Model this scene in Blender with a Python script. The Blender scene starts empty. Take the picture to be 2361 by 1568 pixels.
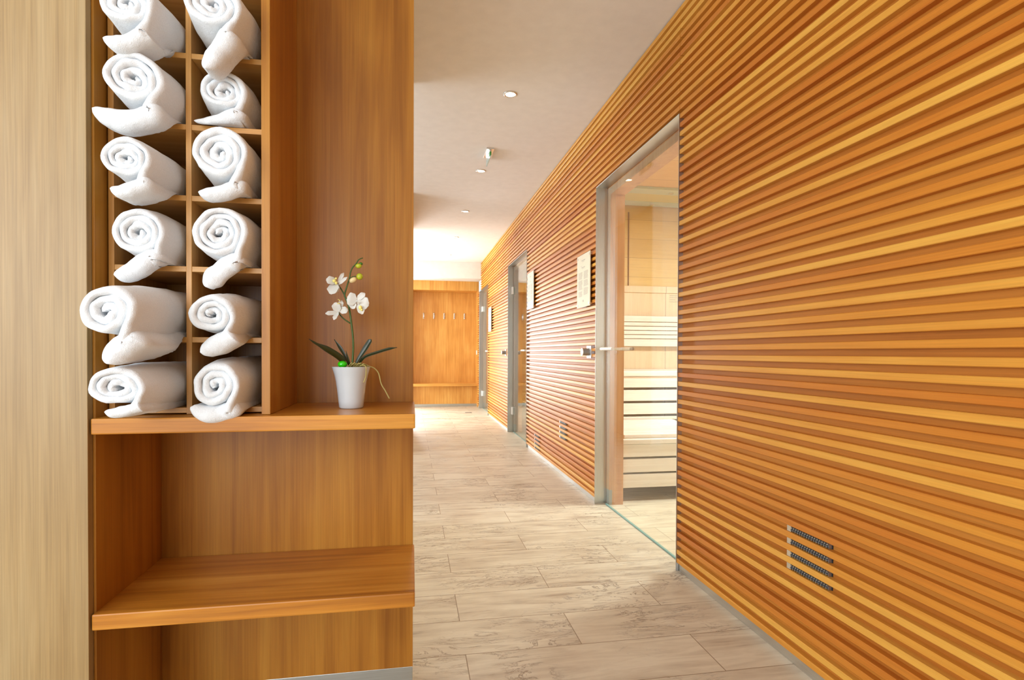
import bpy, bmesh, math, random
from mathutils import Vector, Matrix, noise

# ------------------------------------------------------------------ camera
W, H = 2361, 1568
FPX, SY = 1298.943, 45.1236
CAM = Vector((0, 0, 1.0))
RT = Vector((0.98442429, -0.17576593, 0.0038919))
UP = Vector((-0.00176924, 0.01223177, 0.99992362))
FW = Vector((0.17580011, 0.98435599, -0.01173028))
scene = bpy.context.scene
cd = bpy.data.cameras.new('camera')
cam = bpy.data.objects.new('camera', cd)
scene.collection.objects.link(cam)
cd.sensor_fit = 'HORIZONTAL'; cd.sensor_width = 36.0
cd.lens = 36.0 * FPX / W
cd.shift_y = SY / W
cd.clip_start = 0.02
m = Matrix.Identity(4)
for i in range(3):
    m[i][0] = RT[i]; m[i][1] = UP[i]; m[i][2] = -FW[i]; m[i][3] = CAM[i]
cam.matrix_world = m
scene.camera = cam
vs = scene.view_settings
vs.view_transform = 'Standard'; vs.look = 'None'; vs.gamma = 1.0; vs.use_curve_mapping = False
vs.exposure = 0.0
scene.cycles.max_bounces = 10
scene.cycles.diffuse_bounces = 5
scene.cycles.transparent_max_bounces = 12

# ------------------------------------------------------------------ world and daylight
world = bpy.data.worlds.new('sky'); scene.world = world; world.use_nodes = True
bg = world.node_tree.nodes['Background']
bg.inputs[0].default_value = (0.80, 0.90, 1.0, 1); bg.inputs[1].default_value = 1.2

def area(name, loc, target, sx, sy, power, col, spread=180):
    l = bpy.data.lights.new(name, 'AREA'); l.shape = 'RECTANGLE'; l.size = sx; l.size_y = sy
    l.energy = power; l.color = col; l.spread = math.radians(spread)
    o = bpy.data.objects.new(name, l); scene.collection.objects.link(o)
    o.location = loc
    o.rotation_euler = (Vector(target) - Vector(loc)).to_track_quat('-Z', 'Y').to_euler()
    return o
# daylight through the windows of the place (behind the camera, and the lounge at the far end on the left)
area('daylight_rear_window', (-1.85, -2.9, 1.45), (-1.6, 2, 1.35), 2.2, 2.0, 88, (0.84, 0.93, 1.0))
area('daylight_side_window', (-2.9, -1.3, 1.5), (2, -1.0, 1.35), 2.4, 1.9, 95, (0.93, 0.96, 1.0))
area('daylight_relax_window', (-3.2, 4.5, 1.35), (2, 4.5, 1.3), 2.2, 2.0, 75, (0.94, 0.97, 1.0))
area('daylight_lounge_window', (-3.2, 8.9, 1.35), (2, 8.9, 1.2), 2.6, 2.3, 135, (0.97, 0.99, 1.0))
area('daylight_lounge_door', (-0.75, 10.60, 1.15), (-0.35, 5, 1.05), 1.1, 2.2, 165, (0.95, 0.98, 1.0))

# ------------------------------------------------------------------ material helpers
def srgb(r, g, b):
    f = lambda c: (c / 255 / 12.92) if c / 255 <= 0.04045 else ((c / 255 + 0.055) / 1.055) ** 2.4
    return (f(r), f(g), f(b), 1)

class NT:
    def __init__(s, name):
        s.m = bpy.data.materials.new(name); s.m.use_nodes = True
        s.t = s.m.node_tree; s.t.nodes.clear()
        s.out = s.t.nodes.new('ShaderNodeOutputMaterial')
    def n(s, typ, **kw):
        nd = s.t.nodes.new(typ)
        for k, v in kw.items(): setattr(nd, k, v)
        return nd
    def l(s, a, b): s.t.links.new(a, b)
    def math(s, op, a, b=None, c=None):
        nd = s.n('ShaderNodeMath', operation=op)
        for i, v in enumerate((a, b, c)):
            if v is None: continue
            if isinstance(v, (int, float)): nd.inputs[i].default_value = v
            else: s.l(v, nd.inputs[i])
        return nd.outputs[0]
    def ramp(s, fac, stops):
        r = s.n('ShaderNodeValToRGB')
        e = r.color_ramp.elements
        while len(e) < len(stops): e.new(0.5)
        for el, (p, c) in zip(e, stops): el.position = p; el.color = c
        s.l(fac, r.inputs[0]); return r.outputs[0]
    def mix(s, mode, fac, a, b):
        nd = s.n('ShaderNodeMix', data_type='RGBA', blend_type=mode)
        for idx, v in ((0, fac), (6, a), (7, b)):
            if isinstance(v, (int, float)): nd.inputs[idx].default_value = v
            elif isinstance(v, tuple): nd.inputs[idx].default_value = v
            else: s.l(v, nd.inputs[idx])
        return nd.outputs[2]
    def noise(s, vec, scale, detail=4, rough=0.55, dist=0.0):
        nd = s.n('ShaderNodeTexNoise'); s.l(vec, nd.inputs['Vector'])
        nd.inputs['Scale'].default_value = scale; nd.inputs['Detail'].default_value = detail
        nd.inputs['Roughness'].default_value = rough; nd.inputs['Distortion'].default_value = dist
        return nd.outputs['Fac']
    def mapping(s, vec, scale=(1, 1, 1), loc=(0, 0, 0)):
        nd = s.n('ShaderNodeMapping'); s.l(vec, nd.inputs[0])
        nd.inputs['Location'].default_value = loc; nd.inputs['Scale'].default_value = scale
        return nd.outputs[0]
    def coord(s): return s.n('ShaderNodeTexCoord').outputs['Object']
    def bsdf(s, **kw):
        b = s.n('ShaderNodeBsdfPrincipled')
        for k, v in kw.items():
            k = k.replace('_', ' ')
            if isinstance(v, (int, float, tuple)): b.inputs[k].default_value = v
            else: s.l(v, b.inputs[k])
        s.l(b.outputs[0], s.out.inputs[0]); return b
    def bump(s, h, strength, dist):
        nd = s.n('ShaderNodeBump'); nd.inputs['Strength'].default_value = strength
        nd.inputs['Distance'].default_value = dist; s.l(h, nd.inputs['Height']); return nd.outputs[0]

def wood(name, dark, mid, light, axis='Z', freq=26, rough=0.38, board=None, spread=0.5, spec=0.45, seed=0, fine=0.16, seam=None, stripes=False):
    """Straight grained timber, grain along `axis`; board=(axis, pitch, offset) tints every board on its own."""
    t = NT(name); co = t.coord()
    sc = {'X': (0.035, 1, 1), 'Y': (1, 0.035, 1), 'Z': (1, 1, 0.035)}[axis]
    vec = co
    per = None
    if board:
        sep = t.n('ShaderNodeSeparateXYZ'); t.l(co, sep.inputs[0])
        u = t.math('DIVIDE', t.math('SUBTRACT', sep.outputs[board[0]], board[2]), board[1])
        idx = t.math('FLOOR', u)
        if stripes: idx = t.math('FLOOR', t.math('MULTIPLY', u, 2.0))
        wn = t.n('ShaderNodeTexWhiteNoise', noise_dimensions='1D')
        t.l(t.math('ADD', idx, 13.37 + seed), wn.inputs['W']); per = wn.outputs['Value']
        ad = t.n('ShaderNodeVectorMath', operation='ADD'); t.l(co, ad.inputs[0])
        cmb = t.n('ShaderNodeCombineXYZ')
        for i in range(3): t.l(t.math('MULTIPLY', per, 7.0), cmb.inputs[i])
        t.l(cmb.outputs[0], ad.inputs[1]); vec = ad.outputs[0]
    g1 = t.noise(t.mapping(vec, sc, (seed, seed * 2, seed * 3)), freq, 5, 0.6, 0.6)
    g2 = t.noise(t.mapping(vec, tuple(0.4 if c < 1 else 1 for c in sc), (seed, 3, 5)), 5.5, 2, 0.5, 0.3)
    g3 = t.noise(t.mapping(vec, tuple(0.012 if c < 1 else 1 for c in sc)), 330, 2, 0.6)
    f = t.math('ADD', t.math('MULTIPLY', g1, 0.62), t.math('MULTIPLY', g2, 0.38))
    if per is not None:
        f = t.math('ADD', t.math('MULTIPLY', f, 1 - spread), t.math('MULTIPLY', per, spread))
        lo, hi = 0.18, 0.80
    else:
        lo, hi = 0.34, 0.66
    col = t.ramp(f, [(lo, dark), ((lo + hi) / 2, mid), (hi, light)])
    k = t.ramp(g3, [(0.3, (1 - fine, 1 - fine, 1 - fine, 1)), (0.7, (1, 1, 1, 1))])
    col = t.mix('MULTIPLY', 1.0, col, k)
    if seam and board:
        fr = t.math('FRACT', u)
        d = t.math('LESS_THAN', fr, seam)
        col = t.mix('MULTIPLY', t.math('MULTIPLY', d, 0.6), col, (0.25, 0.15, 0.08, 1))
    t.bsdf(Base_Color=col, Roughness=rough, Specular_IOR_Level=spec, Normal=t.bump(g1, 0.12, 0.002))
    return t.m

def plain(name, col, rough=0.5, metal=0.0, spec=0.5, bump=None, **kw):
    t = NT(name); a = dict(Base_Color=col, Roughness=rough, Metallic=metal, Specular_IOR_Level=spec)
    n_ = t.noise(t.coord(), 14, 3)
    a['Base_Color'] = t.mix('MULTIPLY', 1.0, col, t.ramp(n_, [(0.3, (0.95, 0.95, 0.95, 1)), (0.7, (1, 1, 1, 1))]))
    if bump: a['Normal'] = t.bump(t.noise(t.coord(), bump[0], 3), bump[1], bump[2])
    a.update(kw); t.bsdf(**a); return t.m

def brushed(name, col, rough, axis):
    t = NT(name); s = {'X': (2, 90, 90), 'Y': (90, 2, 90), 'Z': (90, 90, 2)}[axis]
    n_ = t.noise(t.mapping(t.coord(), s), 4, 3)
    t.bsdf(Base_Color=t.mix('MULTIPLY', 1.0, col, t.ramp(n_, [(0.3, (0.86, 0.86, 0.86, 1)), (0.7, (1, 1, 1, 1))])),
           Metallic=1.0, Roughness=t.ramp(n_, [(0.2, (rough * .8,) * 3 + (1,)), (0.8, (rough * 1.2,) * 3 + (1,))]))
    return t.m

def glass(name, tint, rough=0.0):
    t = NT(name)
    geo = t.n('ShaderNodeNewGeometry')
    ior = t.math('ADD', t.math('MULTIPLY', geo.outputs['Backfacing'], 1 / 1.5 - 1.5), 1.5)
    fr = t.n('ShaderNodeFresnel'); t.l(ior, fr.inputs['IOR'])
    tr = t.n('ShaderNodeBsdfTransparent'); tr.inputs[0].default_value = tint
    gl = t.n('ShaderNodeBsdfGlossy'); gl.inputs['Roughness'].default_value = rough
    gl.inputs['Color'].default_value = (0.97, 1, 0.99, 1)
    mx = t.n('ShaderNodeMixShader'); t.l(fr.outputs[0], mx.inputs[0]); t.l(tr.outputs[0], mx.inputs[1]); t.l(gl.outputs[0], mx.inputs[2])
    t.l(mx.outputs[0], t.out.inputs[0]); return t.m

def emit(name, col, s):
    t = NT(name); e = t.n('ShaderNodeEmission'); e.inputs[0].default_value = col; e.inputs[1].default_value = s
    t.l(e.outputs[0], t.out.inputs[0]); return t.m

M = {}
M['teak'] = wood('teak_vertical', srgb(140, 86, 26), srgb(170, 112, 38), srgb(188, 132, 50), 'Z', 22, 0.32, spec=0.28)
M['teak_x'] = wood('teak_horizontal', srgb(148, 88, 28), srgb(188, 122, 40), srgb(212, 150, 62), 'X', 30, 0.30, seed=2, spec=0.32)
M['teak_edge'] = wood('teak_edge', srgb(190, 130, 58),srgb(206, 150, 76), srgb(220, 168, 98), 'Z', 30, 0.38, seed=4)
M['teak_edge_x'] = wood('teak_edge_across', srgb(190, 130, 58),srgb(206, 150, 76), srgb(220, 168, 98), 'X', 30, 0.38, seed=4)
M['oak'] = wood('oak_panel', srgb(146, 116, 70), srgb(163, 134, 87), srgb(175, 149, 104), 'Z', 34, 0.42, seed=7, fine=0.22)
M['slat'] = wood('cedar_slat', srgb(194, 110, 34), srgb(214, 142, 50), srgb(236, 182, 82), 'Y', 40, 0.42, ('Z', 0.0407, 0.038), 0.48, 0.34, fine=0.14)
M['slat_back'] = wood('cedar_backing', srgb(176, 104, 32), srgb(194, 122, 42), srgb(208, 142, 56), 'Y', 26, 0.5, ('Z', 0.0814, 0.0), 0.4)
M['alcove'] = wood('alcove_veneer', srgb(198,136,58), srgb(216, 156, 74), srgb(228, 176, 94), 'Z', 34, 0.4, seed=9)
M['alcove_x'] = wood('alcove_bench_veneer', srgb(198,136,58), srgb(216, 156, 74), srgb(228, 176, 94), 'X', 34, 0.4, seed=9)
M['jamb'] = wood('jamb_timber', srgb(186, 122, 66), srgb(204, 144, 86), srgb(216, 162, 104), 'Z', 30, 0.45, seed=5)
M['spruce'] = wood('spruce_boards', srgb(204, 168, 96), srgb(222, 190, 120), srgb(232, 206, 146), 'X', 24, 0.5, ('Z', 0.19, 0.055), 0.4, seam=0.016)
M['spruce_c'] = wood('spruce_ceiling', srgb(206, 164, 104), srgb(222, 184, 124), srgb(234, 204, 150), 'X', 24, 0.5, ('Y', 0.475, 0.30), 0.4, seam=0.010)
M['spruce_v'] = wood('spruce_lower_boards', srgb(226, 200, 164), srgb(238, 218, 186), srgb(246, 232, 208), 'Z', 24, 0.5, ('X', 0.58, 0.207), 0.3, seam=0.012)
M['aspen'] = wood('aspen_bench', srgb(228, 220, 208), srgb(240, 234, 226), srgb(248, 245, 240), 'X', 30, 0.5, seed=3, fine=0.08)
M['steel'] = brushed('brushed_steel', (0.60, 0.60, 0.58, 1), 0.34, 'Z')
M['steel_y'] = brushed('brushed_steel_long', (0.72, 0.72, 0.70, 1), 0.36, 'Y')
M['steel_x'] = brushed('brushed_steel_wide', (0.55, 0.58, 0.56, 1), 0.36, 'X')
M['satin'] = plain('satin_chrome', (0.75, 0.75, 0.74, 1), 0.28, 1.0)
M['hinge'] = plain('pale_hinge', (0.86, 0.87, 0.86, 1), 0.4, 0.15)
M['darkmetal'] = plain('dark_metal', (0.10, 0.10, 0.11, 1), 0.4, 0.9)
M['greymetal'] = plain('grey_metal', (0.34, 0.36, 0.38, 1), 0.4, 0.9)
M['paint'] = plain('white_paint', (0.83, 0.81, 0.79, 1), 0.85, 0, 0.2, (60, 0.05, 0.002))
M['plaster'] = plain('wall_plaster', (0.78, 0.72, 0.64, 1), 0.85, 0, 0.2)
M['white'] = plain('white_plastic', (0.86, 0.86, 0.84, 1), 0.35)
M['rod'] = plain('pale_handle_rod', (0.84, 0.82, 0.78, 1), 0.3)
M['rodwood'] = plain('inner_handle_rod', srgb(150, 112, 70), 0.45)
M['paper'] = plain('sign_plate', srgb(226, 216, 190), 0.55)
M['ink'] = plain('sign_print', srgb(184, 178, 160), 0.6)
M['black'] = plain('black_void', (0.012, 0.011, 0.010, 1), 0.7)
M['glass'] = glass('door_glass', (0.95, 0.985, 0.965, 1))
M['glassedge'] = plain('glass_edge_green', srgb(120, 165, 160), 0.2, 0, 0.5)
M['ceramic'] = plain('white_ceramic', (0.56, 0.60, 0.62, 1), 0.16, 0, 0.6)
M['petal'] = plain('white_petal', (0.72, 0.70, 0.63, 1), 0.55, 0, 0.3, Subsurface_Weight=0.15)
M['lip'] = plain('yellow_lip', srgb(236, 226, 130), 0.5)
M['bud'] = plain('green_bud', srgb(176, 184, 40), 0.4)
M['budpale'] = plain('pale_bud', srgb(226, 204, 150), 0.45)
M['budgreen'] = plain('dark_green_bud', srgb(60, 110, 24), 0.4)
M['stem'] = plain('green_stem', srgb(52, 84, 14), 0.35)
M['leaf'] = plain('dark_leaf', srgb(34, 42, 12), 0.3)
M['root'] = plain('pale_root', srgb(170, 156, 90), 0.6)
M['moss'] = plain('dried_moss', srgb(160, 140, 86), 0.9, bump=(300, 0.8, 0.003))
M['pebble'] = plain('green_glass_pebble', srgb(40, 200, 20), 0.08, 0, 0.8)
M['lampglow'] = emit('lamp_glow', (1.0, 0.86, 0.62, 1), 14)
M['sagreen'] = plain('exit_green', srgb(50, 150, 60), 0.4)

def towel_mat():
    t = NT('white_terry'); co = t.coord()
    a = t.noise(co, 620, 2, 0.7); b = t.noise(co, 70, 3)
    h = t.math('ADD', t.math('MULTIPLY', a, 0.6), b)
    t.bsdf(Base_Color=t.ramp(a, [(0.25, (0.70, 0.74, 0.77, 1)), (0.65, (0.81, 0.84, 0.87, 1))]), Roughness=0.95,
           Specular_IOR_Level=0.1, Sheen_Weight=0.35, Sheen_Roughness=0.5, Normal=t.bump(h, 0.55, 0.004))
    return t.m
M['terry'] = towel_mat()

def floor_mat():
    t = NT('slate_plank_tiles'); co = t.coord()
    v = t.mapping(co, (1, 1, 1), (-0.1785 + 16.0, -1.853 + 40 * 0.2352, 0))
    br = t.n('ShaderNodeTexBrick'); br.offset = 0.5; br.offset_frequency = 2
    t.l(v, br.inputs['Vector'])
    br.inputs['Color1'].default_value = (0, 0, 0, 1); br.inputs['Color2'].default_value = (1, 1, 1, 1)
    br.inputs['Mortar'].default_value = (0.5, 0.5, 0.5, 1)
    br.inputs['Scale'].default_value = 1.0; br.inputs['Mortar Size'].default_value = 0.0016
    br.inputs['Mortar Smooth'].default_value = 0.1
    br.inputs['Brick Width'].default_value = 0.8; br.inputs['Row Height'].default_value = 0.2352
    rnd = t.n('ShaderNodeSeparateColor'); t.l(br.outputs['Color'], rnd.inputs[0])
    cmb = t.n('ShaderNodeCombineXYZ')
    for i in range(3): t.l(t.math('MULTIPLY', rnd.outputs[0], 9.0 + i), cmb.inputs[i])
    ad = t.n('ShaderNodeVectorMath', operation='ADD'); t.l(co, ad.inputs[0]); t.l(cmb.outputs[0], ad.inputs[1])
    p = ad.outputs[0]
    streak = t.noise(t.mapping(p, (0.9, 7, 1)), 3.2, 8, 0.62, 0.8)
    cloud = t.noise(t.mapping(p, (1, 2.2, 1)), 3.0, 4, 0.55)
    f = t.math('ADD', t.math('MULTIPLY', streak, 0.6), t.math('MULTIPLY', cloud, 0.4))
    col = t.ramp(f, [(0.30, srgb(148, 132, 113)), (0.43, srgb(190, 178, 157)), (0.58, srgb(210, 201, 180)), (0.74, srgb(192, 183, 168))])
    cr = t.noise(t.mapping(p, (1.6, 5.0, 1)), 2.6, 10, 0.66, 1.4)
    crack = t.math('SUBTRACT', 1.0, t.math('MULTIPLY', t.math('ABSOLUTE', t.math('SUBTRACT', cr, 0.5)), 46))
    crack = t.math('MAXIMUM', crack, 0.0)
    gate = t.noise(p, 2.6, 2)
    gate = t.math('MULTIPLY', t.math('MAXIMUM', t.math('SUBTRACT', gate, 0.47), 0.0), 9.0)
    crack = t.math('MINIMUM', t.math('MULTIPLY', crack, gate), 1.0)
    col = t.mix('MIX', t.math('MULTIPLY', crack, 0.62), col, srgb(112, 88, 66))
    col = t.mix('MIX', t.math('MULTIPLY', br.outputs['Fac'], 0.85), col, srgb(128, 106, 78))
    hgt = t.math('SUBTRACT', t.math('SUBTRACT', t.math('MULTIPLY', f, 0.8), t.math('MULTIPLY', crack, 0.7)), br.outputs['Fac'])
    t.bsdf(Base_Color=col, Roughness=t.ramp(cloud, [(0.3, (0.36, 0.36, 0.36, 1)), (0.7, (0.50, 0.50, 0.50, 1))]), Specular_IOR_Level=0.5,
           Normal=t.bump(hgt, 0.35, 0.004))
    return t.m
M['floor'] = floor_mat()

# ------------------------------------------------------------------ mesh helpers
COL = scene.collection
def P(px, py, Y):
    """the real point on the plane y = Y seen at a given place of the photograph"""
    v = FW + RT * ((px - W / 2) / FPX) - UP * ((py - H / 2 - SY) / FPX)
    return CAM + v * ((Y - CAM.y) / v.y)

class MB:
    def __init__(s): s.v = []; s.f = []
    def add(s, vs_, fs):
        o = len(s.v); s.v += [tuple(v) for v in vs_]; s.f += [tuple(i + o for i in f) for f in fs]; return s
    def box(s, x0, x1, y0, y1, z0, z1):
        v = [(x0, y0, z0), (x1, y0, z0), (x1, y1, z0), (x0, y1, z0), (x0, y0, z1), (x1, y0, z1), (x1, y1, z1), (x0, y1, z1)]
        return s.add(v, [(0, 3, 2, 1), (4, 5, 6, 7), (0, 1, 5, 4), (1, 2, 6, 5), (2, 3, 7, 6), (3, 0, 4, 7)])
    def slat(s, x0, x1, y0, y1, z0, z1, c=0.0018):
        """a batten along Y with eased front edges (front = low x)"""
        pr = [(x1, z0), (x0 + c, z0), (x0, z0 + c), (x0, z1 - c), (x0 + c, z1), (x1, z1)]
        n = len(pr)
        v = [(x, y0, z) for x, z in pr] + [(x, y1, z) for x, z in pr]
        fs = [(i, i + n, (i + 1) % n + n, (i + 1) % n) for i in range(n)] + [tuple(range(n)), tuple(reversed(range(n, 2 * n)))]
        return s.add(v, fs)
    def cyl(s, a, b, r, n=16, r2=None, cap=True):
        a, b = Vector(a), Vector(b); r2 = r if r2 is None else r2
        d = (b - a).normalized(); u = d.orthogonal().normalized(); w = d.cross(u)
        v = []
        for c, rr in ((a, r), (b, r2)):
            for i in range(n):
                t = 2 * math.pi * i / n; v.append(c + (u * math.cos(t) + w * math.sin(t)) * rr)
        fs = [(i, (i + 1) % n, (i + 1) % n + n, i + n) for i in range(n)]
        if cap: fs += [tuple(reversed(range(n))), tuple(range(n, 2 * n))]
        return s.add(v, fs)
    def tube(s, pts, rad, n=8):
        pts = [Vector(p) for p in pts]; rad = rad if isinstance(rad, list) else [rad] * len(pts)
        v = []; u = None
        for i, p in enumerate(pts):
            d = (pts[min(i + 1, len(pts) - 1)] - pts[max(i - 1, 0)]).normalized()
            u = d.orthogonal().normalized() if u is None else (u - d * u.dot(d)).normalized()
            w = d.cross(u)
            for k in range(n):
                t = 2 * math.pi * k / n; v.append(p + (u * math.cos(t) + w * math.sin(t)) * rad[i])
        fs = []
        for i in range(len(pts) - 1):
            for k in range(n): fs.append((i * n + k, i * n + (k + 1) % n, (i + 1) * n + (k + 1) % n, (i + 1) * n + k))
        fs += [tuple(reversed(range(n))), tuple(range((len(pts) - 1) * n, len(pts) * n))]
        return s.add(v, fs)
    def lathe(s, prof, c, n=48):
        v = []
        for r, z in prof:
            for k in range(n):
                t = 2 * math.pi * k / n; v.append((c[0] + r * math.cos(t), c[1] + r * math.sin(t), c[2] + z))
        fs = []
        for i in range(len(prof) - 1):
            for k in range(n): fs.append((i * n + k, i * n + (k + 1) % n, (i + 1) * n + (k + 1) % n, (i + 1) * n + k))
        fs += [tuple(reversed(range(n))), tuple(range((len(prof) - 1) * n, len(prof) * n))]
        return s.add(v, fs)
    def ball(s, c, rx, ry, rz, n=16, rot=None):
        c = Vector(c); v = []; fs = []
        for i in range(n + 1):
            a = math.pi * i / n
            for k in range(n):
                t = 2 * math.pi * k / n
                q = Vector((rx * math.sin(a) * math.cos(t), ry * math.sin(a) * math.sin(t), rz * math.cos(a)))
                if rot: q.rotate(rot)
                v.append(c + q)
        for i in range(n):
            for k in range(n): fs.append((i * n + k, (i + 1) * n + k, (i + 1) * n + (k + 1) % n, i * n + (k + 1) % n))
        return s.add(v, fs)

def mk(name, mb, mat, parent=None, bevel=0.0, smooth=False, base=None, seg=2):
    """ONE mesh object; world coordinates in mb, re-based to its parent's (or its own) base point"""
    off = Vector(parent['base']) if parent is not None and 'base' in parent else Vector((0, 0, 0))
    if base is not None: off = Vector(base)
    me = bpy.data.meshes.new(name)
    me.from_pydata([tuple(Vector(v) - off) for v in mb.v], [], mb.f)
    bm = bmesh.new(); bm.from_mesh(me)
    bmesh.ops.remove_doubles(bm, verts=bm.verts, dist=1e-6)
    bmesh.ops.recalc_face_normals(bm, faces=bm.faces)
    if bevel: bmesh.ops.bevel(bm, geom=list(bm.edges), offset=bevel, segments=seg, profile=0.6, affect='EDGES')
    bm.to_mesh(me); bm.free()
    for m_ in (mat if isinstance(mat, list) else [mat]): me.materials.append(m_)
    if smooth:
        for p in me.polygons: p.use_smooth = True
    o = bpy.data.objects.new(name, me); COL.objects.link(o)
    if parent is not None:
        o.parent = parent
        if base is not None: o.location = off - Vector(parent['base'])
        else: o['base'] = tuple(off)
        if parent.parent is not None and base is None: pass
    else: o.location = off
    return o

def tag(o, label=None, cat=None, group=None, kind=None):
    if label: o['label'] = label
    if cat: o['category'] = cat
    if group: o['group'] = group
    if kind: o['kind'] = kind
    return o

def root(name, loc, label, cat, group=None, kind=None):
    o = bpy.data.objects.new(name, None); COL.objects.link(o); o.location = loc
    o.empty_display_size = 0.05; o['base'] = tuple(loc)
    return tag(o, label, cat, group, kind)

def dup(r, loc, label, group=None, deltas=None):
    """a copy of a thing with copies of its parts and their sub-parts"""
    c = r.copy(); COL.objects.link(c); c.location = loc; c['label'] = label
    if group: c['group'] = group
    def rec(src, dst):
        for ch in [x for x in bpy.data.objects if x.parent == src]:
            k = ch.copy(); COL.objects.link(k); k.parent = dst; rec(ch, k)
    rec(r, c); return c

def struct(name, mb, mat, label, cat, bevel=0.0, **kw):
    return tag(mk(name, mb, mat, bevel=bevel, **kw), label, cat, kind='structure')

# ------------------------------------------------------------------ key dimensions
XW = 1.203          # face of the slatted wall
ZC = 2.5898         # ceiling
ZD = 2.096          # top of the door openings
DOORS = [(2.4084, 3.5823), (5.8558, 7.0365), (8.9222, 10.1046)]
YEND = 10.33
PITCH, Z0, SL = 0.0407, 0.038, 0.0205
YC, YB = 1.3036, 1.6355      # cabinet front and back
ZU, ZL, TH = 0.8599, 0.45, 0.0335
XL, XR = -0.6557, 0.0088

# ------------------------------------------------------------------ setting
struct('floor', MB().box(-3.4, 3.8, -3.4, 11.2, -0.12, 0), M['floor'], 'beige slate-look plank tile floor of the corridor', 'floor')
struct('ceiling', MB().box(-3.4, XW + 0.02, -3.4, 11.2, ZC, ZC + 0.12), M['paint'], 'smooth white painted corridor ceiling with recessed lamps', 'ceiling')

def slat_panel(y0, y1, z0, z1, rows, label, name='wall_right'):
    """a solid wall length with its battens, one mesh"""
    b = MB(); b.box(XW + 0.021, 1.38, y0, y1, z0, z1)
    me = MB()
    for k in rows:
        za = Z0 + PITCH * k; zb = min(za + SL, ZC - 0.002)
        if za > ZC - 0.006: continue
        me.slat(XW, XW + 0.0215, y0 + 0.002, y1 - 0.002, za, zb)
    nb = len(b.f)
    b.add(me.v, me.f)
    o = struct(name, b, [M['slat_back'], M['slat']], label, 'slatted wall')
    for p in o.data.polygons:
        if p.center.x < XW + 0.0209: p.material_index = 1
    return o
KD = [k for k in range(64) if Z0 + PITCH * k + SL <= ZD + 0.001]
KT = [k for k in range(64) if k not in KD]
slat_panel(-1.6, DOORS[0][0], 0.0, ZD, KD, 'cedar slatted wall right of the nearest glass door')
slat_panel(DOORS[0][1], DOORS[1][0], 0.0, ZD, KD, 'cedar slatted wall between the nearest and the middle glass door')
slat_panel(DOORS[1][1], DOORS[2][0], 0.0, ZD, KD, 'cedar slatted wall between the middle and the farthest glass door')
slat_panel(DOORS[2][1], YEND, 0.0, ZD, KD, 'narrow cedar slatted strip beyond the farthest glass door')
slat_panel(-1.6, DOORS[0][0] - 0.0, ZD, ZC, KT, 'cedar slats above the slatted wall nearest the viewer')
slat_panel(DOORS[0][0] + 0.0, 6.2, ZD, ZC, KT, 'cedar slats running above the nearest glass door')
slat_panel(6.2, 9.909, ZD, ZC, KT, 'cedar slats running above the middle and farthest doors')

def base_right(y0, y1, label):
    struct('baseboard_right', MB().box(XW + 0.012, XW + 0.0225, y0, y1, 0.0, 0.043), M['steel_y'], label, 'baseboard', bevel=0.001)
base_right(-1.6, DOORS[0][0] - 0.003, 'steel skirting under the slatted wall nearest the viewer')
base_right(DOORS[0][1] + 0.003, DOORS[1][0] - 0.003, 'steel skirting under the slatted wall between the first two doors')
base_right(DOORS[1][1] + 0.003, DOORS[2][0] - 0.003, 'steel skirting under the slatted wall between the last two doors')
base_right(DOORS[2][1] + 0.003, YEND, 'short steel skirting beyond the farthest glass door')

# tall oak panel on the left, flush with the towel shelving
struct('wall_left', MB().box(-3.4, -0.6590, 1.2995, 1.36, 0, ZC), M['oak'], 'tall pale oak wall panel left of the towel cabinet', 'wall panel', bevel=0.0012)
struct('wall_corridor', MB().box(-0.12, -0.004, 1.675, 3.4, 0, ZC).box(-3.4, -0.12, 3.28, 3.4, 0, ZC), M['paint'], 'plain partition wall behind the towel cabinet', 'wall')
struct('wall_pillar', MB().box(-0.12, -0.004, 5.7, 7.4, 0, ZC).box(-3.4, -0.12, 7.28, 7.4, 0, ZC), M['paint'], 'white wall length between relaxation room and lounge', 'wall')
b = MB(); b.box(-3.4, -3.3, 3.4, 3.45, 0, ZC).box(-3.4, -3.3, 5.6, 7.28, 0, ZC).box(-3.4, -3.3, 3.45, 5.6, 2.4, ZC).box(-3.4, -3.3, 3.45, 5.6, 0, 0.3)
struct('wall_relax', b, M['paint'], 'white wall with a wide window opening left of the corridor', 'wall')
# lounge beyond, with its window openings
b = MB(); b.box(-3.4, -3.3, 7.4, 7.6, 0, ZC).box(-3.4, -3.3, 10.2, 11.2, 0, ZC).box(-3.4, -3.3, 7.6, 10.2, 2.5, ZC).box(-3.4, -3.3, 7.6, 10.2, 0, 0.15)
struct('wall_lounge', b, M['paint'], 'white lounge wall with a wide window opening beyond the corridor', 'wall')
b = MB(); b.box(-3.3, -1.3, 10.75, 10.85, 0, ZC).box(-1.3, -0.2, 10.75, 10.85, 2.3, ZC)
struct('wall_end.001', MB().box(-0.2, -0.022, 10.345, 10.85, 0, ZC), M['paint'], 'white wall strip left of the coat alcove', 'wall')
struct('wall_end', b, M['paint'], 'white end wall beside the coat alcove', 'wall')
struct('trim_bulkhead', MB().box(-3.3, XW + 0.02, 9.909, 10.34, 2.309, ZC), M['paint'], 'white ceiling bulkhead above the coat alcove', 'bulkhead')
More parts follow.
